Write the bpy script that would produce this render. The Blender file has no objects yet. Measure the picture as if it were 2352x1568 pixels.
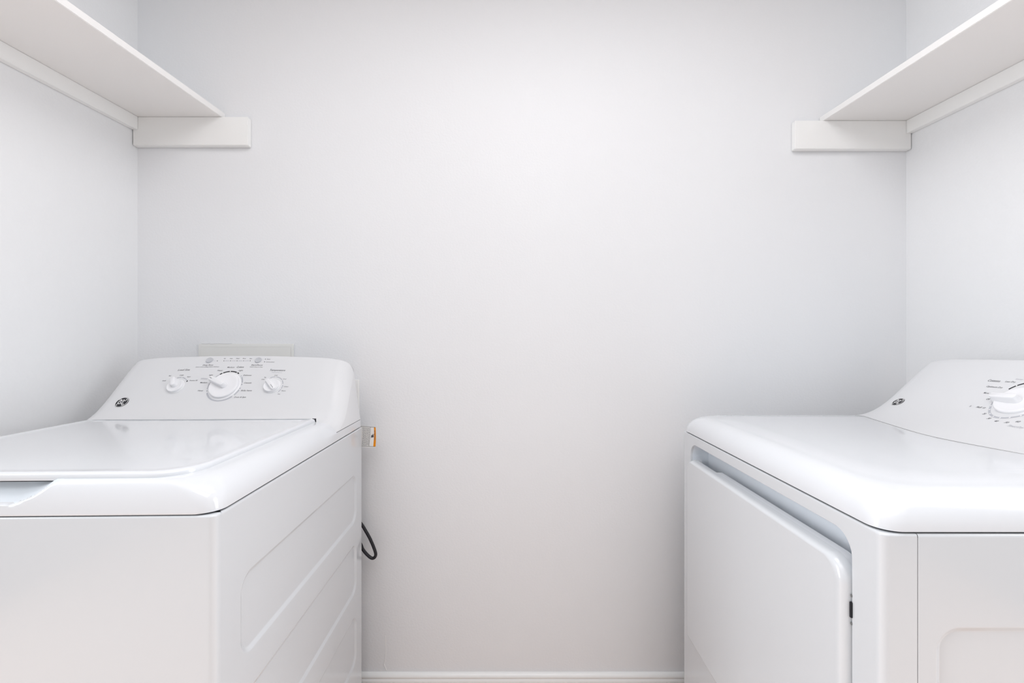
import bpy, bmesh, math, random
from mathutils import Vector, Matrix
random.seed(7)
C = bpy.context.scene.collection
SC = bpy.context.scene
PI = math.pi

# ------------------------------------------------------------------ camera, light, exposure
CAM_Z = 1.159
cam = bpy.data.cameras.new('camera'); cam.lens = 15.306; cam.sensor_width = 36.0; cam.clip_start = 0.02
cam_o = bpy.data.objects.new('camera', cam); C.objects.link(cam_o)
cam_o.location = (0, 0, CAM_Z); cam_o.rotation_euler = (PI/2, 0, 0)
SC.camera = cam_o
w = bpy.data.worlds.new('hallway_light'); SC.world = w; w.use_nodes = True
w.node_tree.nodes['Background'].inputs[0].default_value = (0.85, 0.93, 1.0, 1)
w.node_tree.nodes['Background'].inputs[1].default_value = 0.38
def area(name, loc, target, size, size_y, power, color):
    l = bpy.data.lights.new(name, 'AREA'); l.shape = 'RECTANGLE'; l.size = size; l.size_y = size_y
    l.energy = power; l.color = color
    o = bpy.data.objects.new(name, l); C.objects.link(o); o.location = loc
    o.rotation_euler = (Vector(target) - Vector(loc)).to_track_quat('-Z', 'Y').to_euler()
    return o
area('overhead_fill_light', (0.1, -0.45, 2.42), (0.1, -0.45, 0), 1.4, 0.8, 10, (0.97, 0.98, 1.0))  # overhead fill added to brighten the floor and the appliance tops
area('ceiling_light', (0.1, 0.48, 2.42), (0.1, 0.48, 0), 1.1, 0.5, 8.0, (0.98, 0.98, 1.0))
area('left_fill_light', (-2.3, -0.02, 1.40), (1.0, 0.15, 0.95), 0.8, 1.9, 40, (0.94, 0.97, 1.0))  # unseen fill added on the left to brighten the dryer front and right wall
area('right_fill_light', (2.3, -0.02, 1.40), (-1.0, 0.15, 0.95), 0.8, 1.9, 28, (0.97, 0.98, 1.0))  # weaker unseen fill added opposite, lifting the washer side and left wall
area('hallway_front_light', (0.1, -2.4, 1.85), (0.1, 1.4, 1.1), 1.0, 0.7, .3, (0.96, 0.98, 1.0))
SC.view_settings.view_transform = 'Standard'; SC.view_settings.look = 'None'
SC.view_settings.gamma = 1.0; SC.view_settings.use_curve_mapping = False
SC.view_settings.exposure = 0.07

# ------------------------------------------------------------------ materials
def mat(name, col, rough=0.5, spec=0.5, coat=0.0, coat_rough=0.05, bump=None, bump_dist=0.001, detail=3.0, tint=0.0, metal=0.0):
    m = bpy.data.materials.new(name); m.use_nodes = True
    nt = m.node_tree; b = nt.nodes['Principled BSDF']
    b.inputs['Base Color'].default_value = (*col, 1); b.inputs['Roughness'].default_value = rough
    b.inputs['Specular IOR Level'].default_value = spec; b.inputs['Metallic'].default_value = metal
    b.inputs['Coat Weight'].default_value = coat; b.inputs['Coat Roughness'].default_value = coat_rough
    tc = nt.nodes.new('ShaderNodeTexCoord')
    if bump:
        n = nt.nodes.new('ShaderNodeTexNoise'); n.inputs['Scale'].default_value = bump[0]
        n.inputs['Detail'].default_value = detail; n.inputs['Roughness'].default_value = 0.55
        nt.links.new(tc.outputs['Object'], n.inputs['Vector'])
        bp = nt.nodes.new('ShaderNodeBump'); bp.inputs['Strength'].default_value = bump[1]
        bp.inputs['Distance'].default_value = bump_dist
        nt.links.new(n.outputs['Fac'], bp.inputs['Height']); nt.links.new(bp.outputs['Normal'], b.inputs['Normal'])
    if tint:
        n2 = nt.nodes.new('ShaderNodeTexNoise'); n2.inputs['Scale'].default_value = 2.3; n2.inputs['Detail'].default_value = 2
        nt.links.new(tc.outputs['Object'], n2.inputs['Vector'])
        mx = nt.nodes.new('ShaderNodeMix'); mx.data_type = 'RGBA'
        mx.inputs['A'].default_value = (*[c*(1-tint) for c in col], 1); mx.inputs['B'].default_value = (*[min(1, c*(1+tint)) for c in col], 1)
        nt.links.new(n2.outputs['Fac'], mx.inputs['Factor']); nt.links.new(mx.outputs['Result'], b.inputs['Base Color'])
    return m
M = {
 'wall': mat('wall_paint', (0.850, 0.858, 0.876), 0.42, 0.2, bump=(150, 0.42), bump_dist=0.0012, tint=0.008),
 'wall_side': mat('side_wall_paint', (0.855, 0.86, 0.87), 0.5, 0.4, bump=(150, 0.5), bump_dist=0.0012, tint=0.008),
 'ceiling': mat('ceiling_paint', (0.88, 0.88, 0.88), 0.8, 0.2, bump=(90, 0.4)),
 'floor': None,
 'trim': mat('semi_gloss_trim_paint', (0.92, 0.92, 0.91), 0.28, 0.5, tint=0.006, bump=(40, 0.06)),
 'shelf': mat('shelf_paint', (0.88, 0.87, 0.86), 0.4, 0.4, tint=0.01, bump=(60, 0.08)),
 'enamel': mat('white_enamel', (0.665, 0.685, 0.71), 0.22, 0.5, coat=0.5, coat_rough=0.08, tint=0.003),
 'plastic': mat('glossy_white_plastic', (0.74, 0.757, 0.785), 0.16, 0.5, coat=0.5, coat_rough=0.04, tint=0.002),
 'console': mat('white_console_plastic', (0.74, 0.745, 0.76), 0.3, 0.5, coat=0.15, coat_rough=0.1, tint=0.002),
 'knob': mat('white_knob_plastic', (0.86, 0.86, 0.88), 0.22, 0.5, tint=0.002),
 'liner': mat('pale_blue_grey_plastic', (0.88, 0.92, 0.97), 0.35, 0.5, tint=0.004),
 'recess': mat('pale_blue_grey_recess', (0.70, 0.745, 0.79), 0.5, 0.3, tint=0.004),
 'button': mat('pale_grey_button', (0.55, 0.56, 0.59), 0.35, 0.5, tint=0.004),
 'gap_shade': mat('dark_gap_shade', (0.05, 0.05, 0.055), 0.8, 0.2, tint=0.01),  # dark colour that stands in for shade inside gaps
 'black': mat('black_print', (0.02, 0.02, 0.025), 0.5, 0.3, tint=0.01),
 'ink': mat('dark_grey_print', (0.11, 0.11, 0.125), 0.6, 0.2, tint=0.01),
 'greyink': mat('light_grey_print', (0.50, 0.51, 0.55), 0.6, 0.2, tint=0.01),
 'whiteink': mat('white_print', (0.9, 0.9, 0.9), 0.5, 0.2, tint=0.002),
 'cord': mat('black_cord_rubber', (0.018, 0.017, 0.022), 0.45, 0.4, tint=0.02),
 'paper': mat('label_paper', (0.92, 0.91, 0.89), 0.7, 0.2, tint=0.01),
 'orange': mat('orange_print', (0.90, 0.32, 0.02), 0.6, 0.2, tint=0.01),
 'box': mat('ivory_plastic', (0.85, 0.85, 0.83), 0.5, 0.3, tint=0.01),
 'foot': mat('grey_rubber_and_shade', (0.2, 0.2, 0.2), 0.7, 0.2, tint=0.02),  # rubber of the feet; also colours the painted joint shadow line
}
def floor_mat():
    m = mat('warm_beige_vinyl', (0.93, 0.74, 0.63), 0.45, 0.4, bump=(30, 0.1), tint=0.08)
    return m
M['floor'] = floor_mat()

# ------------------------------------------------------------------ helpers
def finish(bm, name, m, parent=None, sharp=35, smooth=True, wn=False):
    bmesh.ops.remove_doubles(bm, verts=bm.verts, dist=1e-6)
    bmesh.ops.recalc_face_normals(bm, faces=bm.faces)
    lim = math.radians(sharp)
    for f in bm.faces: f.smooth = smooth
    for e in bm.edges:
        if len(e.link_faces) == 2 and e.calc_face_angle(0) > lim: e.smooth = False
    me = bpy.data.meshes.new(name); bm.to_mesh(me); bm.free()
    me.materials.append(m if not isinstance(m, str) else M[m])
    o = bpy.data.objects.new(name, me); C.objects.link(o)
    if parent: o.parent = parent
    if wn:
        md = o.modifiers.new('weighted_normals', 'WEIGHTED_NORMAL'); md.keep_sharp = True; md.weight = 80
    return o
def tag(o, label, cat, group=None):
    o['label'] = label; o['category'] = cat
    if group: o['group'] = group
    return o
def struct(o): o['kind'] = 'structure'; return o
def empty(name, loc, rz=0):
    o = bpy.data.objects.new(name, None); o.empty_display_size = 0.05; C.objects.link(o)
    o.location = loc; o.rotation_euler = (0, 0, rz); return o
def prism(bm, pts, lo, hi, axis='z', bevel=0.0):
    """extrude a 2D outline; axis z: pts are (x,y); axis y: pts are (x,z); axis x: pts are (y,z)"""
    def P(p, h):
        return (p[0], p[1], h) if axis == 'z' else (p[0], h, p[1]) if axis == 'y' else (h, p[0], p[1])
    a = [bm.verts.new(P(p, lo)) for p in pts]; b = [bm.verts.new(P(p, hi)) for p in pts]
    n = len(pts); fs = [bm.faces.new(a), bm.faces.new(b)]
    for i in range(n): fs.append(bm.faces.new((a[i], a[(i+1) % n], b[(i+1) % n], b[i])))
    if bevel:
        es = list({e for f in fs for e in f.edges})
        bmesh.ops.bevel(bm, geom=es, offset=bevel, segments=2, affect='EDGES', clamp_overlap=True)
def box(bm, x0, x1, y0, y1, z0, z1, bevel=0.0):
    prism(bm, [(x0, y0), (x1, y0), (x1, y1), (x0, y1)], z0, z1, 'z', bevel)
def rrect(x0, x1, y0, y1, radii, n=8, sub=(0, 0)):
    """rounded rectangle outline CCW from lower-left; radii = (ll, lr, ur, ul); sub = extra points on (x, y) edges"""
    pts = []
    cs = [(x0, y0, radii[0], 180), (x1, y0, radii[1], 270), (x1, y1, radii[2], 0), (x0, y1, radii[3], 90)]
    for i, (cx, cy, r, a0) in enumerate(cs):
        ox = cx + (r if i in (0, 3) else -r); oy = cy + (r if i in (0, 1) else -r)
        arc = [(ox + r*math.cos(math.radians(a0 + 90*k/n)), oy + r*math.sin(math.radians(a0 + 90*k/n))) for k in range(n+1)]
        pts += arc
        j = (i+1) % 4; cx2, cy2, r2, a2 = cs[j]
        ox2 = cx2 + (r2 if j in (0, 3) else -r2); oy2 = cy2 + (r2 if j in (0, 1) else -r2)
        nx = ox2 + r2*math.cos(math.radians(a2)); ny = oy2 + r2*math.sin(math.radians(a2))
        m = sub[0] if i in (0, 2) else sub[1]
        for k in range(1, m+1):
            t = k/(m+1); pts.append((arc[-1][0]*(1-t)+nx*t, arc[-1][1]*(1-t)+ny*t))
    return pts
def loft(bm, rings, cap0=False, cap1=False, closed=True):
    vs = [[bm.verts.new(p) for p in r] for r in rings]
    n = len(vs[0])
    for a, b in zip(vs, vs[1:]):
        for i in range(n if closed else n-1):
            j = (i+1) % n
            try: bm.faces.new((a[i], a[j], b[j], b[i]))
            except ValueError: pass
    if cap0: bm.faces.new(vs[0])
    if cap1: bm.faces.new(vs[-1])
    return vs
def sweep(bm, pts, r, n=10, cap=True):
    rings = []; up = Vector((0, 0, 1)); P = [Vector(p) for p in pts]; u = None
    for i, p in enumerate(P):
        t = (P[min(i+1, len(P)-1)] - P[max(i-1, 0)]).normalized()
        if u is None: u = t.cross(up if abs(t.z) < 0.9 else Vector((1, 0, 0))).normalized()
        u = (u - t*u.dot(t)).normalized(); v = t.cross(u)
        rr = r[i] if isinstance(r, list) else r
        rings.append([p + u*rr*math.cos(2*PI*k/n) + v*rr*math.sin(2*PI*k/n) for k in range(n)])
    loft(bm, rings, cap, cap)
def catmull(P, n=8):
    P = [Vector(p) for p in P]; out = []
    for i in range(len(P)-1):
        a, b, c, d = P[max(i-1, 0)], P[i], P[i+1], P[min(i+2, len(P)-1)]
        for k in range(n):
            t = k/n
            out.append(0.5*((2*b)+(c-a)*t+(2*a-5*b+4*c-d)*t*t+(3*b-a-3*c+d)*t**3))
    out.append(P[-1]); return out

# ------------------------------------------------------------------ room
ZB = 1.42                                   # distance to the back wall
def XL(y): return -1.221 - 0.070*(ZB - y)   # the side walls open slightly towards the hallway
def XR(y): return 1.286 + 0.076*(ZB - y)
YF = 0.42                                  # front end of the closet, beside the camera
CEIL = 2.44
bm = bmesh.new(); prism(bm, [(XL(ZB)-.15, ZB), (XR(ZB)+.15, ZB), (XR(ZB)+.15, ZB+.1), (XL(ZB)-.15, ZB+.1)], 0, CEIL)
wall_back = struct(finish(bm, 'wall_back', 'wall'))
bm = bmesh.new(); prism(bm, [(XL(ZB), ZB), (XL(ZB)-.1, ZB), (XL(YF)-.1, YF), (XL(YF), YF)], 0, CEIL)
struct(finish(bm, 'wall_left', 'wall_side'))
bm = bmesh.new(); prism(bm, [(XR(ZB), ZB), (XR(ZB)+.1, ZB), (XR(YF)+.1, YF), (XR(YF), YF)], 0, CEIL)
struct(finish(bm, 'wall_right', 'wall_side'))
bm = bmesh.new(); box(bm, -2.2, 2.2, -3.0, ZB+.1, -.05, 0); struct(finish(bm, 'floor', 'floor'))
bm = bmesh.new(); box(bm, -2.2, 2.2, -3.0, ZB+.1, CEIL, CEIL+.05); struct(finish(bm, 'ceiling', 'ceiling'))
# baseboards with a moulded top
bprof = [(0, 0), (.014, 0), (.014, .046), (.0115, .0485), (.0115, .0505), (.014, .053), (.0142, .062), (.012, .0655), (.0105, .067), (.0105, .0685), (.0125, .071), (.0125, .074), (.010, .078), (.006, .081), (.003, .0825), (0, .083)]
def baseboard(name, a, b, nrm):
    bm = bmesh.new()
    rings = [[(p[0]+nrm[0]*d, p[1]+nrm[1]*d, h) for d, h in bprof] for p in (a, b)]
    loft(bm, rings, True, True); return struct(finish(bm, name, 'trim', sharp=50))
baseboard('baseboard_back', (XL(ZB), ZB), (XR(ZB), ZB), (0, -1))
baseboard('baseboard_left', (XL(ZB-.016), ZB-.016), (XL(YF), YF), (1, 0))
baseboard('baseboard_right', (XR(ZB-.016), ZB-.016), (XR(YF), YF), (-1, 0))
# a dried run of paint near the baseboard
bm = bmesh.new()
sweep(bm, catmull([(-.413, ZB-.0004, .20), (-.412, ZB-.0006, .145), (-.416, ZB-.001, .115), (-.417, ZB-.0012, .108), (-.413, ZB-.001, .098), (-.409, ZB-.001, .088)], 5), [.0006]*15+[.0011]*11, 6)
finish(bm, 'paint_drip', 'trim', wall_back)

# ------------------------------------------------------------------ shelves
def shelf(label, side, zs, xe_back, cleat_end):
    X = XL if side < 0 else XR; s = -side       # s = direction from the wall into the room
    t = empty('wall_shelf', (X(ZB), ZB, zs))
    tag(t, label, 'shelf', 'closet shelves on the side walls')
    def loc(x, y, z): return (x - X(ZB), y - ZB, z - zs)
    k = 0.07 if side < 0 else -0.076
    def quadbox(name, d0, d1, y0, y1, z0, z1, m, bev):
        bm = bmesh.new()
        pts = [(X(y0)+s*d0, y0), (X(y0)+s*d1, y0), (X(y1)+s*d1, y1), (X(y1)+s*d0, y1)]
        prism(bm, [(p[0]-X(ZB), p[1]-ZB) for p in pts], z0-zs, z1-zs, 'z', bev)
        return finish(bm, name, m, t)
    depth = abs(xe_back - X(ZB))
    quadbox('shelf_board', .0005, depth, YF+.02, ZB-.0005, zs, zs+.019, 'shelf', .0012)
    quadbox('side_cleat', .0005, .019, YF+.02, ZB-.0195, zs-.042, zs-.0002, 'trim', .001)
    bm = bmesh.new()
    x0, x1 = sorted((X(ZB)+s*.001, cleat_end))
    x0 -= X(ZB); x1 -= X(ZB)
    box(bm, x0, x1, -.0195, -.0005, -.092, -.0002, .0015)
    finish(bm, 'back_cleat', 'trim', t)
    return t
shelf('painted white closet shelf board high on the left wall above the washing machine', -1, 1.882, -0.934, -0.850)
shelf('painted white closet shelf board high on the right wall above the clothes dryer', 1, 1.870, 1.0025, 0.911)

# ------------------------------------------------------------------ appliances
SEAM = 0.900; DECK = 0.054; TOE = 0.022; RS = 0.048; RV = DECK - TOE
def shoulder(d):
    """how far the moulded top lies below the deck at distance d from its side"""
    if d >= RS + .05: return 0.0
    if d >= RS: t = (d-RS)/.05; return .0035*(1-t)**2
    q = .92*(RS-d)/RS; return .0035 + (RV-.0035)*(1-math.sqrt(1-q*q))/.608
PROF = [(0, 0), (.015, .0025), (.03, .008), (.05, .0205), (.07, .0385), (.09, .061), (.11, .086), (.128, .1085), (.142, .1255), (.153, .138), (.160, .1455), (.166, .150), (.172, .152), (.178, .150), (.182, .145), (.184, .137)]
class Console:
    def __init__(s, W, yseam, yscale, bow, bowend, back, taper=.020, crown=.010, adrop=48, corner=0):
        s.adrop, s.corner = adrop, corner
        s.W, s.y0, s.ys, s.bow, s.be, s.back, s.taper, s.crown = W, yseam, yscale, bow, bowend, back, taper, crown
        pts = catmull([(0, a, b) for a, b in PROF], 5); s.p = [(q.y, q.z) for q in pts]
        s.L = [0]
        for a, b in zip(s.p, s.p[1:]): s.L.append(s.L[-1] + math.hypot(b[0]-a[0], b[1]-a[1]))
    def base(s, i, u):
        """u in -1..1 across, i index of profile; point (x, y, z above seam), no side rounding"""
        d, h = s.p[i]; x = u*s.W/2
        b = s.bow*(math.sqrt(x*x+.0036)-.06)/s.be if s.bow else 0
        f = max(0, 1-h/.16)**5
        y = s.y0 + s.bow + d*s.ys - (s.bow-b)*f
        # crown: the top edge rises gently at the middle
        z = h*(1 + s.crown/.15*(1-u*u)*min(1, h/.08))
        hw = s.W/2 - s.taper*(h/.15)
        return Vector((u*hw, min(y, s.back), DECK+z))
    def side(s, P, i, u):
        d = (1-abs(u))*s.W/2
        if d >= RS+.05: return P
        dr = shoulder(d)
        j0, j1 = max(0, i-1), min(len(s.p)-1, i+1)
        a = math.atan2(s.p[j1][1]-s.p[j0][1], (s.p[j1][0]-s.p[j0][0])*s.ys)
        if s.p[i][1] > .12: a = math.radians(48)
        a = min(max(a, 0), math.radians(s.adrop))
        if u > 0: dr *= 1 + s.corner*max(0, min(1, (s.p[i][1]-.07)/.07))
        a *= min(1, s.p[i][1]/.02)
        P = P + Vector((0, math.sin(a), -math.cos(a)))*dr
        P.y = min(P.y, s.back + .0)
        return P
    def S(s, a, b):
        """print coordinates: a = lateral metres, b = arc length up the face -> point, normal"""
        L = s.L; i = 0
        while i < len(L)-2 and L[i+1] < b: i += 1
        t = (b-L[i])/(L[i+1]-L[i])
        d, h = s.p[i][0]*(1-t)+s.p[i+1][0]*t, s.p[i][1]*(1-t)+s.p[i+1][1]*t
        hw = s.W/2 - s.taper*(h/.15); u = a/hw
        P0 = s.side(s.base(i, u), i, u); P1 = s.side(s.base(i+1, u), i+1, u); P = P0*(1-t)+P1*t; P.x = a
        T = (P1-P0); T.x = 0; T.normalize()
        Pb = s.side(s.base(i, u+.02), i, u+.02); Px = Pb - P0; Px.normalize()
        N = Px.cross(T); N.normalize()
        if N.y > 0: N = -N
        return P, N
WASH = Console(0.686, 0.476, 1.0, 0, 1, 0.664, corner=.45)
DRY = Console(0.686, 0.403, 1.16, 0.082, 0.288, 0.703, adrop=30)
def build_console(cn, parent, z0=SEAM):
    bm = bmesh.new()
    us = []
    for k in range(0, 17): us.append(-1 + (RS*(1-math.cos(PI/2*k/16)))/(cn.W/2))
    us += [-1 + (RS+.05*k/5)/(cn.W/2) for k in range(1, 6)]
    e = us[-1]; N = 44
    us += [e + (-2*e)*k/N for k in range(1, N)] + [-q for q in reversed(us)]
    rows = []
    for u in us:
        r = []
        for i in range(len(cn.p)):
            P = cn.side(cn.base(i, u), i, u); r.append((P.x, P.y, P.z+z0))
        # back wall down
        xb = r[-1][0]; xb0 = u*cn.W/2
        r.append((xb, cn.back+.0005, r[-1][2]-.006)); r.append((xb0, cn.back+.001, TOE+z0+.0022))
        r = [(x, y, max(z, z0+TOE+.0022)) for x, y, z in r]
        rows.append(r)
    vs = loft(bm, rows, True, True, closed=False)
    return finish(bm, 'console', 'console', parent, sharp=24)
def cover(parent, W, D, yback, scoop=None, m='plastic', front_r=1.0, name='top_cover'):
    """moulded top: rounded shoulder from the seam up, gently crowned flat deck; upright sides under the console"""
    bm = bmesh.new(); rings = []; H = DECK-.0035; p = 2.2
    specs = [(.0003, .003, .003), (.0018, 0, 0)]         # (height, inset under the console, inset in front)
    for k in range(1, 8): specs.append((TOE*k/7, 0, None))
    for k in range(1, 17):
        d = RS*(1-math.cos(PI/2*k/16)); specs.append((DECK-shoulder(d), d, None))
    for k in range(1, 7):
        t = k/6; specs.append((DECK-.0035*(1-t)**2, RS+.05*t, RS+.05*t))
    def outline(ins):
        fi = ins*front_r if ins <= RS else RS*front_r + (ins-RS)*(.25 if front_r < 1 else 1)
        R = .030 + ins*.75
        return rrect(-W/2+ins, W/2-ins, fi, D-min(ins, .004), (R, R, .008, .008), 12, (150, 30))
    for h, ia, ib in specs:
        if ib is None: q = min(1, h/H); ib = RS*(1-(1-q**p)**(1/p)) if h < H-1e-6 else ia
        A, B = outline(ia), outline(ib); ring = []
        for (xa, ya), (xb, yb) in zip(A, B):
            t = max(0, min(1, (yback-.008-yb)/.06)); t = t*t*(3-2*t)
            x, y = xa*(1-t)+xb*t, ya*(1-t)+yb*t
            if scoop and y < .12:
                dd = scoop(abs(x), h)
                if dd > 0: y = max(y, dd); 
            ring.append((x, y, SEAM+h))
        rings.append(ring)
    loft(bm, rings, False, True)
    o = finish(bm, name, m, parent, sharp=50)
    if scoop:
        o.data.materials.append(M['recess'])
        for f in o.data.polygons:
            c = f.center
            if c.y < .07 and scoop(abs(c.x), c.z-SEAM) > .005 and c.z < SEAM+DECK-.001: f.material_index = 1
    return o
def band_face(bm, side, x, y0, y1, z0, z1, ry0, ry1, rz0, rz1, depth=.0045, slope=.0075, rad=.034, flip=1):
    """one pressed band of a side panel lying at local x; recessed rounded rectangle"""
    n = 10
    r0 = rrect(ry0, ry1, rz0, rz1, (rad,)*4, n, (6, 2))
    r1 = rrect(ry0+slope*.35, ry1-slope*.35, rz0+slope*.35, rz1-slope*.35, (rad-slope*.35,)*4, n, (6, 2))
    r2 = rrect(ry0+slope, ry1-slope, rz0+slope, rz1-slope, (rad-slope,)*4, n, (6, 2))
    r3 = rrect(ry0+slope*1.35, ry1-slope*1.35, rz0+slope*1.35, rz1-slope*1.35, (rad-slope*1.35,)*4, n, (6, 2))
    cy, cz = (ry0+ry1)/2, (rz0+rz1)/2
    outer = []
    for p in r0:
        # straight out to the band border
        a = p[0]-cy; b = p[1]-cz
        sx = ((y1-cy) if a > 0 else (cy-y0))/max(abs(a), 1e-6); sz = ((z1-cz) if b > 0 else (cz-z0))/max(abs(b), 1e-6)
        k = min(sx, sz); outer.append((cy+a*k, cz+b*k))
    # snap nearest points to the corners
    for c in ((y0, z0), (y1, z0), (y1, z1), (y0, z1)):
        i = min(range(len(outer)), key=lambda q: (outer[q][0]-c[0])**2+(outer[q][1]-c[1])**2); outer[i] = c
    s = side
    rings = [[(x, p[0], p[1]) for p in outer], [(x, p[0], p[1]) for p in r0],
             [(x-s*depth*.18, p[0], p[1]) for p in r1], [(x-s*depth*.82, p[0], p[1]) for p in r2], [(x-s*depth, p[0], p[1]) for p in r3]]
    loft(bm, rings, False, True)
def side_panel(parent, side, W, y0, D, name='side_panel', ry=(.062, .632)):
    bm = bmesh.new(); x = side*W/2
    zs = [.03, .185, .3935, .602, SEAM-.006]
    recs = [None, (.215, .362), (.425, .572), (.632, .774)]
    prev = .03
    bounds = [(.03, .3935), (.3935, .602), (.602, SEAM-.006)]
    for (a, b), (r0, r1) in zip(bounds, recs[1:]):
        band_face(bm, side, x, y0, D, a, b, ry[0], ry[1], r0, r1)
    # top and end returns
    def strip(a, b, dx, dy, dz):
        v = [bm.verts.new(q) for q in (a, b, (b[0]+dx, b[1]+dy, b[2]+dz), (a[0]+dx, a[1]+dy, a[2]+dz))]; bm.faces.new(v)
    t = SEAM-.006
    strip((x, y0, t), (x, D, t), 0, 0, .0012)
    strip((x, y0, t+.0012), (x, D, t+.0012), -side*.0008, 0, .0025)
    strip((x-side*.0008, y0, t+.0037), (x-side*.0008, D, t+.0037), -side*.0022, 0, .001)
    strip((x-side*.003, y0, t+.0047), (x-side*.003, D, t+.0047), -side*.009, 0, 0)
    strip((x-side*.0001, D, .031), (x-side*.0001, D, t-.0001), -side*.02, .0, 0)
    strip((x-side*.0001, y0, .031), (x-side*.0001, y0, t-.0001), -side*.012, .0, 0)
    return finish(bm, name, 'enamel', parent, sharp=60, wn=True)
def wrap_outline(W, y1, R=.012, n=8):
    pts = [(-W/2, y1)]
    pts += [(-W/2+R-R*math.cos(PI/2*k/n), R-R*math.sin(PI/2*k/n)) for k in range(n+1)]
    pts += [(W/2-R+R*math.sin(PI/2*k/n), R-R*math.cos(PI/2*k/n)) for k in range(n+1)]
    pts += [(W/2, y1)]
    return pts
def inset_pts(pts, W, d):
    out = []
    for x, y in pts:
        nx = x*(1-2*d/W); out.append((nx, y + (d if y < .02 else 0)))
    return out
def wrap_shell(bm, W, y1, z0, z1, skip_front=None):
    o = wrap_outline(W, y1)
    rings = [[(x, y, z0) for x, y in o], [(x, y, z1-.0035) for x, y in o],
             [(x, y, z1-.001) for x, y in inset_pts(o, W, .0008)], [(x, y, z1) for x, y in inset_pts(o, W, .003)],
             [(x, y, z1) for x, y in inset_pts(o, W, .012)]]
    if not skip_front: loft(bm, rings, closed=False)
    else:
        n = len(o); k0 = 9; k1 = 10     # the flat front run lies between indices 9 and 10
        vs = [[bm.verts.new(p) for p in r] for r in rings]
        for li, (a, b) in enumerate(zip(vs, vs[1:])):
            for i in range(n-1):
                if li == 0 and i == k0: continue
                bm.faces.new((a[i], a[i+1], b[i+1], b[i]))
        return o[k0], o[k1]
def feet(parent, W, D):
    for sx in (-1, 1):
        for y in (.06, D-.06):
            bm = bmesh.new(); c = (sx*(W/2-.06), y)
            rings = [[(c[0]+r*math.cos(2*PI*k/16), c[1]+r*math.sin(2*PI*k/16), z) for k in range(16)] for r, z in ((.018, 0), (.022, .003), (.022, .012), (.010, .014), (.010, .034))]
            loft(bm, rings, True, True); finish(bm, 'foot', 'foot', parent)
def gap_shade(parent, W, D):
    bm = bmesh.new(); pts = rrect(-W/2+.006, W/2-.006, .006, D-.004, (.024, .024, .006, .006), 8)
    prism(bm, pts, SEAM-.012, SEAM+.010); return finish(bm, 'seam_gap_shade', 'gap_shade', parent)  # dark block inside the seam, standing in for the shade in the gap
def base_plate(parent, W, D):
    bm = bmesh.new(); prism(bm, rrect(-W/2+.002, W/2-.002, .002, D, (.010, .010, .002, .002), 4), .03, .045)
    finish(bm, 'base_plate', 'enamel', parent)
def back_panel(parent, W, D):
    bm = bmesh.new(); box(bm, -W/2+.001, W/2-.001, D-.002, D, .03, SEAM-.004); finish(bm, 'back_panel', 'enamel', parent)

# ---- washing machine
WW, WD = 0.686, 0.675
ang = math.radians(1.3)
cx = -0.443 - math.cos(ang)*WW/2; cy = 0.6505 - math.sin(ang)*WW/2
washer = empty('washing_machine', (cx, cy, 0), ang)
tag(washer, 'white top-loading washing machine with three round dials on its sloped console, left side', 'washing machine')
def scoop(ax, h):
    hb = .0155
    if ax > .040:
        tbl = [(.040, .0155), (.050, .0185), (.064, .0235), (.077, .030), (.090, .0395), (.104, .0475), (.1165, .0535), (.13, .06)]
        hb = 1
        for (a, b), (c, d) in zip(tbl, tbl[1:]):
            if a <= ax <= c: hb = b + (d-b)*(ax-a)/(c-a)
    if h <= hb: return 0
    return .034*(1-math.exp(-((h-hb)/.011)**1.1))
cover(washer, WW, WD, WASH.y0, scoop, front_r=.34)
bm = bmesh.new(); wrap_shell(bm, WW, .014, .03, SEAM-.0013); finish(bm, 'front_panel', 'enamel', washer, sharp=60, wn=True)
for sd in (-1, 1): side_panel(washer, sd, WW, .014, WD)
back_panel(washer, WW, WD); base_plate(washer, WW, WD); feet(washer, WW, WD); gap_shade(washer, WW, WD)
# lid
bm = bmesh.new()
LX, LF, LB = WW/2-.053, .0165, .4745
def lidring(ins, z, extra=0):
    R = .062
    return [(x, y, SEAM+z) for x, y in rrect(-LX+ins, LX-ins, LF+ins, LB-min(ins, .001), (R-ins*.6, R-ins*.6, .004, .004), 16, (20, 16))]
rings = [lidring(.010, .0475), lidring(.001, .0475), lidring(0, .0495), lidring(.0002, .0545), lidring(.0012, .0575), lidring(.0035, .0592), lidring(.007, .0597), lidring(.011, .0592), lidring(.018, .0582), lidring(.030, .0577)]
loft(bm, rings, True, True)
lid = finish(bm, 'lid', 'plastic', washer, sharp=60)
bm = bmesh.new(); box(bm, -.112, .112, LF+.0012, LF+.010, SEAM+.0460, SEAM+.0478); finish(bm, 'lid_gap_shade', 'gap_shade', washer)  # dark strip that paints the shade under the lid lip
con_w = build_console(WASH, washer)
bm = bmesh.new()
prism(bm, [(LX-.009, LB+.0010), (LX-.004, LB-.0018), (LX+.001, LB+.0010)], SEAM+DECK-.004, SEAM+DECK+.0062)
finish(bm, 'hinge_gap_shade', 'gap_shade', washer)  # dark wedge in place of the shade in the open notch

# ---- clothes dryer (front faces the washing machine, control end by the right wall)
DW, DD = 0.686, 0.715
DXF, DYC = 0.500, 0.931
dryer = empty('clothes_dryer', (DXF, DYC, 0), -PI/2)
tag(dryer, 'white front-loading clothes dryer with wide door slot, standing against the right wall', 'dryer')
cover(dryer, DW, DD, DRY.y0+DRY.bow)
bm = bmesh.new(); a, b = wrap_shell(bm, DW, .0475, .03, SEAM-.0013, True)
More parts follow.
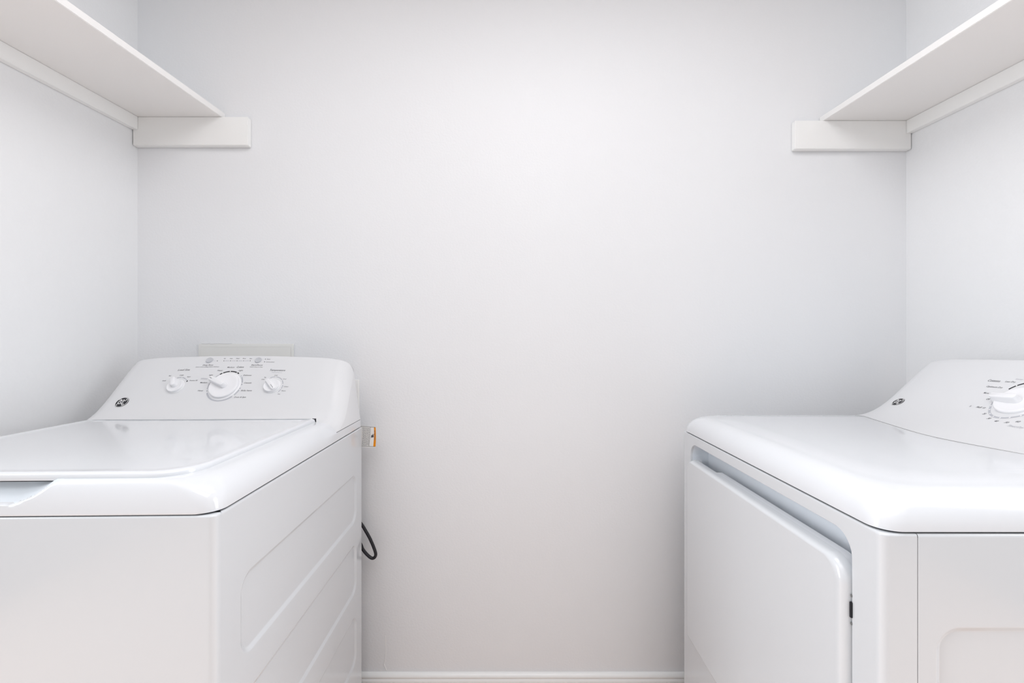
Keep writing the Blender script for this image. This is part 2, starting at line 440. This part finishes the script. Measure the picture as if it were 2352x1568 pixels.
# front face with an opening for door and handle pocket
OX, OT, OB = .291, .876, .334
zt = SEAM-.0013-.0035; zb = .03
hole = rrect(-OX, OX, OB, OT, (.02, .02, .036, .036), 10, (8, 6))
hcx, hcz = 0, (OB+OT)/2
outer = []
for p in hole:
    aa = p[0]; bb = p[1]-hcz
    k = min((b[0])/max(abs(aa), 1e-6), ((zt-hcz) if bb > 0 else (hcz-zb))/max(abs(bb), 1e-6)); outer.append((aa*k, hcz+bb*k))
for c in ((a[0], zb), (b[0], zb), (b[0], zt), (a[0], zt)):
    i = min(range(len(outer)), key=lambda q: (outer[q][0]-c[0])**2+(outer[q][1]-c[1])**2); outer[i] = c
def sc(pts, d): return rrect(-OX+d, OX-d, OB+d, OT-d, (.02-d*.5, .02-d*.5, .036-d, .036-d), 10, (8, 6))
rings = [[(x, 0, z) for x, z in outer], [(x, 0, z) for x, z in hole], [(x, .0012, z) for x, z in sc(0, .0012)], [(x, .006, z) for x, z in sc(0, .002)]]
loft(bm, rings)
finish(bm, 'front_panel', 'enamel', dryer, sharp=60, wn=True)
bm = bmesh.new()
rings = [[(x, .006, z) for x, z in sc(0, .002)], [(x, .030, z) for x, z in sc(0, .003)], [(x, .046, z) for x, z in sc(0, .012)]]
loft(bm, rings, False, True); finish(bm, 'handle_pocket', 'liner', dryer, sharp=60)
for sd in (-1, 1): side_panel(dryer, sd, DW, .0483, DD, ry=(.072, .672))
back_panel(dryer, DW, DD); base_plate(dryer, DW, DD); feet(dryer, DW, DD); gap_shade(dryer, DW, DD)
# door
bm = bmesh.new(); DX, DT, DB = .2885, .834, .337
def dring(ins, y, tz=None):
    t = DT-(ins if tz is None else tz)
    return [(x, y, z) for x, z in rrect(-DX+ins, DX-ins, DB+ins, t, (max(.018-ins, .004), max(.018-ins, .004), max(.034-ins*.3, .004), max(.034-ins*.3, .004)), 12, (24, 12))]
rings = [dring(0, .008), dring(0, -.002)]
for k in range(1, 9):
    q = PI/2*k/8; rings.append(dring(.012*(1-math.cos(q)), -.002-.012*math.sin(q), .007*(1-math.cos(q))))
loft(bm, rings, True, True); door = finish(bm, 'door', 'enamel', dryer, sharp=50, wn=True)
bm = bmesh.new()
out = [(-DX+.002, DB+.01), (DX-.002, DB+.01), (DX-.002, DT-.034)]
out += [(DX-.002-.032+.032*math.cos(PI/2*k/6), DT-.034+.0335*math.sin(PI/2*k/6)) for k in range(1, 7)]
out += [(-.150, DT-.0005), (-.168, DT-.016), (-.262, DT-.016), (-.266, DT-.0005), (-.275, DT-.003), (-DX+.002, DT-.02)]
prism(bm, [(x, z+.0004) for x, z in out], .0030, .0215, 'y'); finish(bm, 'door_liner', 'plastic', door, sharp=40)
bm = bmesh.new(); box(bm, .2886, .2922, -.0025, .004, .753, .776, .0006); finish(bm, 'latch_slot', 'black', dryer)
for z in (.785, .744):
    bm = bmesh.new(); box(bm, .2890, .2915, -.0012, .003, z-.0018, z+.0018, .0004); finish(bm, 'latch_screw', 'foot', dryer)
con_d = build_console(DRY, dryer)
for par, cn, D in ((washer, WASH, WD), (dryer, DRY, DD)):     # dark strip painted in as the shadow line below the console ends
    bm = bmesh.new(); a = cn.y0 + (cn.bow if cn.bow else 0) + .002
    box(bm, -cn.W/2-.0002, cn.W/2+.0002, a, cn.back-.001, SEAM+TOE+.0009, SEAM+TOE+.0017); finish(bm, 'console_joint_shade', 'foot', par)

# ------------------------------------------------------------------ printing on the consoles
class Ink:
    """collects flat print (ribbons, discs, lettering) laid on a surface given by a mapping (u, v) -> point, normal"""
    def __init__(s, fn, lift=.00025): s.fn = fn; s.lift = lift; s.bm = bmesh.new()
    def P(s, u, v, k=1.0):
        p, n = s.fn(u, v); return s.bm.verts.new(p + n*s.lift*k)
    def ribbon(s, pts, w):
        n = len(pts); L = []; R = []
        for i, (u, v) in enumerate(pts):
            a, b = pts[max(i-1, 0)], pts[min(i+1, n-1)]
            dx, dy = b[0]-a[0], b[1]-a[1]; l = math.hypot(dx, dy) or 1
            ww = w[i] if isinstance(w, list) else w
            L.append(s.P(u-dy/l*ww/2, v+dx/l*ww/2)); R.append(s.P(u+dy/l*ww/2, v-dx/l*ww/2))
        for i in range(n-1): s.bm.faces.new((L[i], L[i+1], R[i+1], R[i]))
    def arc(s, c, r, a0, a1, w, n=0):
        n = n or max(4, int(abs(a1-a0)/5))
        s.ribbon([(c[0]+r*math.cos(math.radians(a0+(a1-a0)*k/n)), c[1]+r*math.sin(math.radians(a0+(a1-a0)*k/n))) for k in range(n+1)], w)
    def dot(s, c, r, n=14, k=1.6):
        s.bm.faces.new([s.P(c[0]+r*math.cos(2*PI*q/n), c[1]+r*math.sin(2*PI*q/n), k) for q in range(n)])
    def poly(s, pts, k=1.0): s.bm.faces.new([s.P(u, v, k) for u, v in pts])
    def done(s, name, m, parent):
        o = finish(s.bm, name, m, parent, smooth=False); o['kind'] = 'stuff'; return o
TEXTS = []      # (ink, text, u, v, cap height, align, width or None, bold, rotation)
def text(ink, t, u, v, h=.0033, al='c', width=None, bold=.006, rot=0, shear=.28): TEXTS.append((ink, t, u, v, h, al, width, bold, rot, shear))
def flush_texts():
    obs = []
    for T in TEXTS:
        c = bpy.data.curves.new('lettering', 'FONT'); c.body = T[1]; c.size = 1; c.shear = T[9]; c.offset = T[7]; c.resolution_u = 2
        o = bpy.data.objects.new('lettering', c); C.objects.link(o); obs.append(o)
    bpy.context.view_layer.update(); dg = bpy.context.evaluated_depsgraph_get()
    for T, o in zip(TEXTS, obs):
        me = bpy.data.meshes.new_from_object(o.evaluated_get(dg))
        ink, t, u, v, h, al, width, bold, rot, sh = T
        xs = [q.co.x for q in me.vertices]
        x0, x1 = min(xs), max(xs); sy = h/.70; sx = sy if not width else width/(x1-x0)
        ox = {'c': (x0+x1)/2, 'l': x0, 'r': x1}[al]
        cr, sr = math.cos(math.radians(rot)), math.sin(math.radians(rot)); vs = []
        for q in me.vertices:
            a, b = (q.co.x-ox)*sx, (q.co.y-.35)*sy
            vs.append(ink.P(u+a*cr-b*sr, v+a*sr+b*cr))
        for f in me.polygons:
            try: ink.bm.faces.new([vs[i] for i in f.vertices])
            except ValueError: pass
        bpy.data.meshes.remove(me)
    for o in obs:
        c = o.data; bpy.data.objects.remove(o); bpy.data.curves.remove(c)
    TEXTS.clear()
def face_frame(cn, a, b):
    p, n = cn.S(a, b); p1, _ = cn.S(a, b+.004); t = (p1-p); t = (t - n*t.dot(n)).normalized(); x = t.cross(n).normalized()
    if x.x < 0: x = -x
    return p + Vector((0, 0, SEAM)), x, t, n
def knob(parent, cn, a, b, R, ang, gl0, gl1, gw, gh, name='control_knob', full=False, mark=None):
    o, X, T, N = face_frame(cn, a, b)
    def W(u, v, h): return o + X*u + T*v + N*h
    bm = bmesh.new()
    prof = [(R*1.10, -.004), (R*1.10, .0012), (R*1.07, .002), (R*1.02, .002), (R*1.0, .0024), (R*.995, .0065), (R*.97, .0080), (R*.93, .0086), (R*.80, .0076), (R*.5, .0058), (R*.2, .0052)]
    loft(bm, [[W(r*math.cos(2*PI*k/56), r*math.sin(2*PI*k/56), h) for k in range(56)] for r, h in prof], True, True)
    k = finish(bm, name, 'knob', parent, sharp=40)
    ca, sa = math.cos(math.radians(ang)), math.sin(math.radians(ang))
    bm = bmesh.new(); rings = []
    for hh, s in ((.004, 1.12), (.006, 1.04), (gh*.75, .86), (gh*.92, .80), (gh*.985, .72), (gh, .58)):
        w = gw/2*s; l0, l1 = gl0 + (gw*.1)*(1-s), gl1 - gw*.12*(1-s)
        if not full: l0 = gl0 + (hh/gh)*R*.10
        ring = []
        for q in range(13):
            t = PI/2 - PI*q/12; ring.append((l1-w*.5+w*.5*math.cos(t), w*math.sin(t)))
        for q in range(13):
            t = -PI/2 - PI*q/12; ring.append((l0+w*.9+w*.9*math.cos(t), w*math.sin(t)))
        rings.append([W(x*ca-y*sa, x*sa+y*ca, hh) for x, y in ring])
    loft(bm, rings, True, True); finish(bm, 'grip', 'knob', k, sharp=55)
    if mark:
        m0, m1, mw, mm = mark; bm = bmesh.new()
        pts = [(m0, -mw/2), (m1, -mw/2), (m1, mw/2), (m0, mw/2)]
        loft(bm, [[W(x*ca-y*sa, x*sa+y*ca, gh+e) for x, y in pts] for e in (-.0004, .0003)], True, True)
        finish(bm, 'pointer_mark', mm, k)
    return k
def push_button(parent, cn, a, b, R=.0092):
    o, X, T, N = face_frame(cn, a, b); bm = bmesh.new()
    prof = [(R*1.08, -.002), (R*1.08, .0006), (R*1.0, .0008), (R*.99, .0026), (R*.93, .0034), (R*.8, .0032), (R*.4, .0026)]
    loft(bm, [[o + X*r*math.cos(2*PI*k/32) + T*r*math.sin(2*PI*k/32) + N*h for k in range(32)] for r, h in prof], True, True)
    return finish(bm, 'push_button', 'button', parent, sharp=50)
def emblem(con, cn, a, b, R):
    o, X, T, N = face_frame(cn, a, b); bm = bmesh.new()
    prof = [(R, -.001), (R, .0006), (R*.96, .0010)]
    loft(bm, [[o + X*r*math.cos(2*PI*k/40) + T*r*math.sin(2*PI*k/40) + N*h for k in range(40)] for r, h in prof], True, True)
    e = finish(bm, 'emblem', 'black', con, sharp=30)
    ik = Ink(lambda u, v: (o + X*u*R + T*v*R + N*.0010, N), .0002)
    ik.arc((0, 0), .93, 0, 360, .07, 48)
    # monogram: two script capitals inside four scrolls
    for q in range(4):
        t = 45+90*q; cx_, cy_ = .60*math.cos(math.radians(t)), .60*math.sin(math.radians(t))
        ik.arc((cx_, cy_), .17, t-170, t+60, .085, 14)
    ik.arc((-.27, -.02), .27, 45, 330, .13, 22); ik.ribbon([(-.27, -.04), (-.05, -.04), (-.07, -.30)], .11)
    ik.arc((.29, .16), .16, 20, 275, .12, 16); ik.arc((.29, -.17), .18, 95, 330, .12, 16)
    ik.ribbon([(-.40, .42), (-.18, .34), (0, .42), (.22, .52)], .09)
    ik.done('emblem_monogram', 'whiteink', con)
def surf(cn): 
    def f(u, v):
        p, n = cn.S(u, v); return p + Vector((0, 0, SEAM)), n
    return f

# washing machine console
ink, grey, blk, wht = (Ink(surf(WASH), l) for l in (.00025, .0002, .00022, .00022))
S_ = .0031
for t, u in (('Fill', -.0424), ('Soak', -.0235), ('Wash', -.0047), ('Rinse', .0143), ('Spin', .0331)): text(ink, t, u, .2215, S_)
for u in (-.0602, -.0413, -.0222, -.0033, .0156, .0347): blk.dot((u, .2131), .0012)
blk.dot((.0762, .2195), .0012); blk.dot((.0772, .2098), .0012)
grey.ribbon([(-.072, .2135), (-.0615, .2135)], .0006)
for u in (-.0413, -.0222, -.0033, .0156): grey.ribbon([(u+.003, .2131), (u+.0155, .2131)], .0014)
text(ink, 'Pause', .0804, .2196, S_, 'l'); text(ink, 'Lid Locked', .0817, .2098, S_, 'l', .0240)
text(ink, 'Deep Rinse', -.0807, .1990, .0045, 'c', .0299, .004); text(ink, 'Select when adding Fabric Softener', -.0795, .1927, .0026, 'c', .0677)
text(ink, 'Start/Pause', .0594, .1986, .0045, 'c', .0330, .004); text(ink, 'Hold 3 Secs to Stop', .0597, .1919, .0026, 'c', .0370)
text(ink, 'Load Size', -.1423, .1840, .0058, 'c', .0337, .006); text(ink, 'Temperature', .1243, .1822, .0058, 'c', .0437, .006)
text(grey, 'Wash/Rinse', .1246, .1745, .0028, 'c', .030)
text(ink, 'Medium', -.0120, .1907, .0040, 'c', .0205); text(ink, 'Colors', .0148, .1914, .0056, 'c', .0200, .012)
text(ink, 'Heavy', -.0386, .1803, .0040, 'c', .0155); text(ink, 'Light', .0204, .1803, .0042, 'c', .0125)
text(ink, 'Delicates', .0329, .1645, .0040, 'l', .0235); text(ink, 'Casuals', .0440, .1402, .0040, 'l', .0208)
text(ink, 'Bulky Items', .0441, .1172, .0040, 'l', .0300)
text(ink, 'Drain & Spin', .0332, .0970, .0040, 'l', .0320); text(ink, 'Light', -.0578, .1655, .0040, 'c', .0110)
text(grey, 'Whites', -.0720, .1540, .0052, 'c', .0190, .01); text(ink, 'Medium', -.0685, .1414, .0040, 'c', .0198); text(ink, 'Heavy', -.0670, .1173, .0040, 'c', .0155)
text(ink, 'Small', -.1764, .1493, .0032, 'r', .0100); text(ink, 'Med', -.1724, .1650, .0032, 'c', .0070); text(ink, 'Large', -.1406, .1668, .0032, 'c', .0110)
text(ink, 'Super', -.1180, .1608, .0032, 'c', .0110); text(ink, 'Precise Fill', -.1109, .1485, .0032, 'l', .0225)
text(ink, 'Cold', .1251, .1650, .0032, 'c', .0090); text(ink, 'Cool', .1532, .1535, .0032, 'c', .0095); text(ink, 'Colors', .1643, .1297, .0032, 'c', .0125)
text(ink, 'Warm', .1610, .1168, .0032, 'c', .0115); text(ink, 'Hot', .1519, .1066, .0032, 'c', .0070); text(ink, 'Tap', .0969, .1580, .0032, 'c', .0060); text(ink, 'Cold', .0930, .1515, .0032, 'c', .0080)
dc = (-.006, .1312); R_ = .0456
blk.arc(dc, R_, 128, 57, .0032)
for a0, a1, wd in ((44, 2, .0034), (-7, -40, .0030), (315, 208, .0040), (202, 162, .0026), (142, 130, .0022)): grey.arc(dc, R_, a0, a1, wd)
for a in (118, 93, 66, 38, 10, -14, -39, 169.6, 194.6): wht.dot((dc[0]+R_*math.cos(math.radians(a)), dc[1]+R_*math.sin(math.radians(a))), .0014)
lc, tc_ = (-.1405, .1315), (.1250, .1315)
for a0, a1 in ((110, 84), (80, 54), (50, 40)): grey.arc(lc, .0275, a0, a1, .0028)
dx, dy = lc[0]+.0280*math.cos(math.radians(32)), lc[1]+.0280*math.sin(math.radians(32))
blk.dot((dx, dy-.0004), .0019); blk.poly([(dx-.0017, dy+.0004), (dx+.0017, dy+.0004), (dx, dy+.0038)])
grey.arc(tc_, .0285, 118, 12, .0024); grey.arc(tc_, .0290, 6, -43, .0024)
for a in (88, 40, 9, -18, -40): wht.dot((tc_[0]+.0286*math.cos(math.radians(a)), tc_[1]+.0286*math.sin(math.radians(a))), .0010)
# clothes dryer console
di, dg_, db, dw = (Ink(surf(DRY), l) for l in (.00025, .0002, .00022, .00022))
ec = (-.0085, .1285); ER = .0452
db.arc(ec, ER, 150, 62, .0030); dg_.arc(ec, ER, 193, 340, .0034); dg_.arc(ec, ER, 345, 417, .0030)
for a in (133, 95, 70, 208, 222, 240, 258, 276, 294, 312): dw.dot((ec[0]+ER*math.cos(math.radians(a)), ec[1]+ER*math.sin(math.radians(a))), .0013)
text(di, 'Cottons', -.1029, .1700, .0056, 'l', .0260, .010); text(di, 'Less Dry', -.0673, .1705, .0040, 'l', .0209); text(di, 'Optimum Dry', -.0949, .1538, .0040, 'l', .0338)
text(di, 'More', -.0886, .1364, .0040, 'l', .0113, .004); grey_line = di.ribbon([(-.0755, .1368), (-.0690, .1376)], .0005)
text(di, 'Off', -.0676, .1223, .0040, 'c', .0075); text(di, 'Quick', -.0870, .1004, .0040, 'l', .0125); text(di, 'Fluff', -.0722, .1004, .0040, 'l', .0115); text(di, '10', -.0560, .1004, .0038, 'c', .0052)
for t, u, v in (('20', -.0400, .0872), ('30', -.0190, .0785), ('40', .0000, .0752), ('50', .0184, .0760), ('60', .0317, .0815), ('70', .0440, .0900)): text(di, t, u, v, .0038, 'c', .0062)
text(dg_, 'Timed Dry', .0290, .0700, .0042, 'l', .026); text(dg_, 'Energy Saver', -.0520, .1785, .0030, 'l', .028)
text(di, 'Delicates', .0420, .1640, .0040, 'l', .0235); text(di, 'Temperature', .1243, .1822, .0058, 'c', .0437, .006)
for t, v in (('High', .165), ('Medium', .150), ('Low', .135)): text(di, t, .160, v, .0032, 'l')
flush_texts()
ink.done('console_lettering', 'ink', con_w); grey.done('grey_dial_marks', 'greyink', con_w); blk.done('black_dial_marks', 'black', con_w); wht.done('white_dial_dots', 'whiteink', con_w)
di.done('console_lettering', 'ink', con_d); dg_.done('grey_dial_marks', 'greyink', con_d); db.done('black_dial_marks', 'black', con_d); dw.done('white_dial_dots', 'whiteink', con_d)
push_button(washer, WASH, -.0832, .2152); push_button(washer, WASH, .0574, .2148)
k = knob(washer, WASH, -.006, .1300, .0392, 155, -.010, .0440, .0160, .020, mark=(.034, .040, .0009, 'black')); k['label'] = 'large cycle dial'
k = knob(washer, WASH, -.1405, .1305, .0208, 112, -.007, .0225, .0140, .018); k['label'] = 'small load size knob with upright grip'
k = knob(washer, WASH, .1250, .1305, .0208, 134, -.0205, .0215, .0130, .014, full=True, mark=(-.017, -.003, .0009, 'ink')); k['label'] = 'small temperature knob with dark pointer line'
emblem(con_w, WASH, -.2625, .0828, .0168)
k = knob(dryer, DRY, ec[0], ec[1]-.005, .0392, 184, -.010, .0440, .0180, .020); k['label'] = 'large cycle dial'
knob(dryer, DRY, .1250, .1305, .0205, 134, -.0205, .0215, .0105, .015, full=True, mark=(-.014, .001, .0010, 'ink'))
emblem(con_d, DRY, -.2665, .0820, .0160)

# ------------------------------------------------------------------ things behind the washing machine
def to_local(p): return washer.matrix_basis.inverted() @ Vector(p)
YC = 1.372
def at(px, py, y=YC): return ((px-1176)*y/1000, y, CAM_Z-(py-784)*y/1000)
cord_pts = [(-.520, 1.350, .69), (-.500, 1.362, .625), at(830, 1203), at(840, 1219), at(850, 1237), at(859, 1258), at(863, 1272), at(860, 1280), at(853, 1281), at(843, 1273), at(834, 1262), at(824, 1246), (-.510, 1.362, .50), (-.53, 1.350, .45)]
bm = bmesh.new(); sweep(bm, [to_local(p) for p in catmull(cord_pts, 7)], .0048, 12); finish(bm, 'power_cord', 'cord', washer)
# warning label hanging behind the cabinet
LW = .072; LH = .0620; LY = 1.350
def lab(u, v):          # u from the free right edge towards the left, v down
    x = -.4225 - u + .0011*math.sin(PI*v/LH); y = LY + .006*math.sin(u/LW*2.2)
    z = CAM_Z - .2645 - v - .0010*math.cos(u*60) + .05*(v/LH)*max(0, .03-u)
    return Vector((x, y, z)), Vector((0, -1, 0))
o0 = Vector((-.44, LY, CAM_Z-.2645-LH))
sheet = empty('warning_label', o0)
tag(sheet, 'small white and orange warning label sticking out behind the washing machine', 'label')
def lab0(u, v): p, n = lab(u, v); return p - o0, n
bm = bmesh.new(); g = [[lab0(LW*i/16, -.001+(LH+.004)*j/12)[0] for j in range(13)] for i in range(17)]
fr = [[bm.verts.new(p) for p in r] for r in g]; bk = [[bm.verts.new(p+Vector((0, .0004, 0))) for p in r] for r in g]
for i in range(16):
    for j in range(12):
        bm.faces.new((fr[i][j], fr[i+1][j], fr[i+1][j+1], fr[i][j+1])); bm.faces.new((bk[i][j], bk[i][j+1], bk[i+1][j+1], bk[i+1][j]))
finish(bm, 'paper', 'paper', sheet)
band = Ink(lab0, .0003); dk = Ink(lab0, .0006)
for j in range(8):
    v0, v1 = .0005+(LH-.001)*j/8, .0005+(LH-.001)*(j+1)/8
    w0, w1 = .0045+.0025*j/8, .0045+.0025*(j+1)/8
    band.poly([(.0004, v0), (.0004, v1), (w1+.0012, v1), (w0+.0012, v0)])
band.done('orange_band', 'orange', sheet)
for v in (.0004, LH-.0004): dk.ribbon([(.0015+k*.006, v) for k in range(11)], .0009)
dk.ribbon([(.0170, .001), (.0195, .03), (.0225, LH-.001)], .0007)
rnd = random.Random(4)
for q in range(10):
    u = .0205 + q*.0024; v = .0035
    while v < LH-.004:
        l = rnd.uniform(.002, .006); l = min(l, LH-.003-v)
        dk.ribbon([(u+.05*v, v), (u+.05*(v+l), v+l)], .0007); v += l + rnd.uniform(.0009, .0016)
dk.dot((.0118, .0290), .0042, 12, 1); dk.ribbon([(.0095, .0265), (.0070, .0225)], .0016); dk.ribbon([(.0120, .0255), (.0105, .0215)], .0012); dk.ribbon([(.0155, .0300), (.0160, .0345)], .0016)
dk.poly([(.0018, .0128), (.0052, .0108), (.0052, .0148)])
text(dk, 'WARNING', .0041, .0285, .0026, 'c', .0250, .012, 90, 0)
flush_texts()
dk.done('label_print', 'ink', sheet)
# wall plates
bm = bmesh.new(); x0, x1, zt_ = -1.019, -.7105, 1.1515
t = empty('hookup_box_cover', ((x0+x1)/2, ZB, 1.0)); tag(t, 'ivory flat cover of the water hookup box on the wall, just above the washer console', 'wall plate')
box(bm, x0-t.location.x, x1-t.location.x, -.006, -.0004, -.01, zt_-1.0, .0015); finish(bm, 'frame', 'box', t)
bm = bmesh.new(); box(bm, x0+.008-t.location.x, x1-.008-t.location.x, -.0072, -.0058, -.002, zt_-1.0-.010, .0008); finish(bm, 'cover_panel', 'box', t)
bm = bmesh.new()
sweep(bm, catmull([(x-t.location.x, -.0062, z-1.0) for x, z in ((-1.008, 1.1522), (-.995, 1.1517), (-.984, 1.1524), (-.975, 1.1508), (-.966, 1.1520), (-.95, 1.1524), (-.93, 1.1520), (-.91, 1.1525))], 4), .0004, 5)
finish(bm, 'caulk_crack', 'button', t)
bm = bmesh.new(); t = empty('outlet_cover', (-.555, ZB, .975)); tag(t, 'white outlet cover on the back wall, its edge showing right of the washer console', 'wall plate')
box(bm, -.058, .058, -.0065, -.0004, -.057, .0605, .002); finish(bm, 'plate', 'trim', t)
for dz in (-.022, .022):
    bm = bmesh.new(); prism(bm, rrect(-.017, .017, dz-.014, dz+.014, (.010,)*4, 6), -.0085, -.006, 'y', .0006); f = finish(bm, 'socket', 'trim', t)
    for sx in (-.0062, .0062):
        bm = bmesh.new(); box(bm, sx-.001, sx+.001, -.0088, -.0078, dz-.003, dz+.005); finish(bm, 'slot', 'black', f)

# dark joint where the dryer console meets the top
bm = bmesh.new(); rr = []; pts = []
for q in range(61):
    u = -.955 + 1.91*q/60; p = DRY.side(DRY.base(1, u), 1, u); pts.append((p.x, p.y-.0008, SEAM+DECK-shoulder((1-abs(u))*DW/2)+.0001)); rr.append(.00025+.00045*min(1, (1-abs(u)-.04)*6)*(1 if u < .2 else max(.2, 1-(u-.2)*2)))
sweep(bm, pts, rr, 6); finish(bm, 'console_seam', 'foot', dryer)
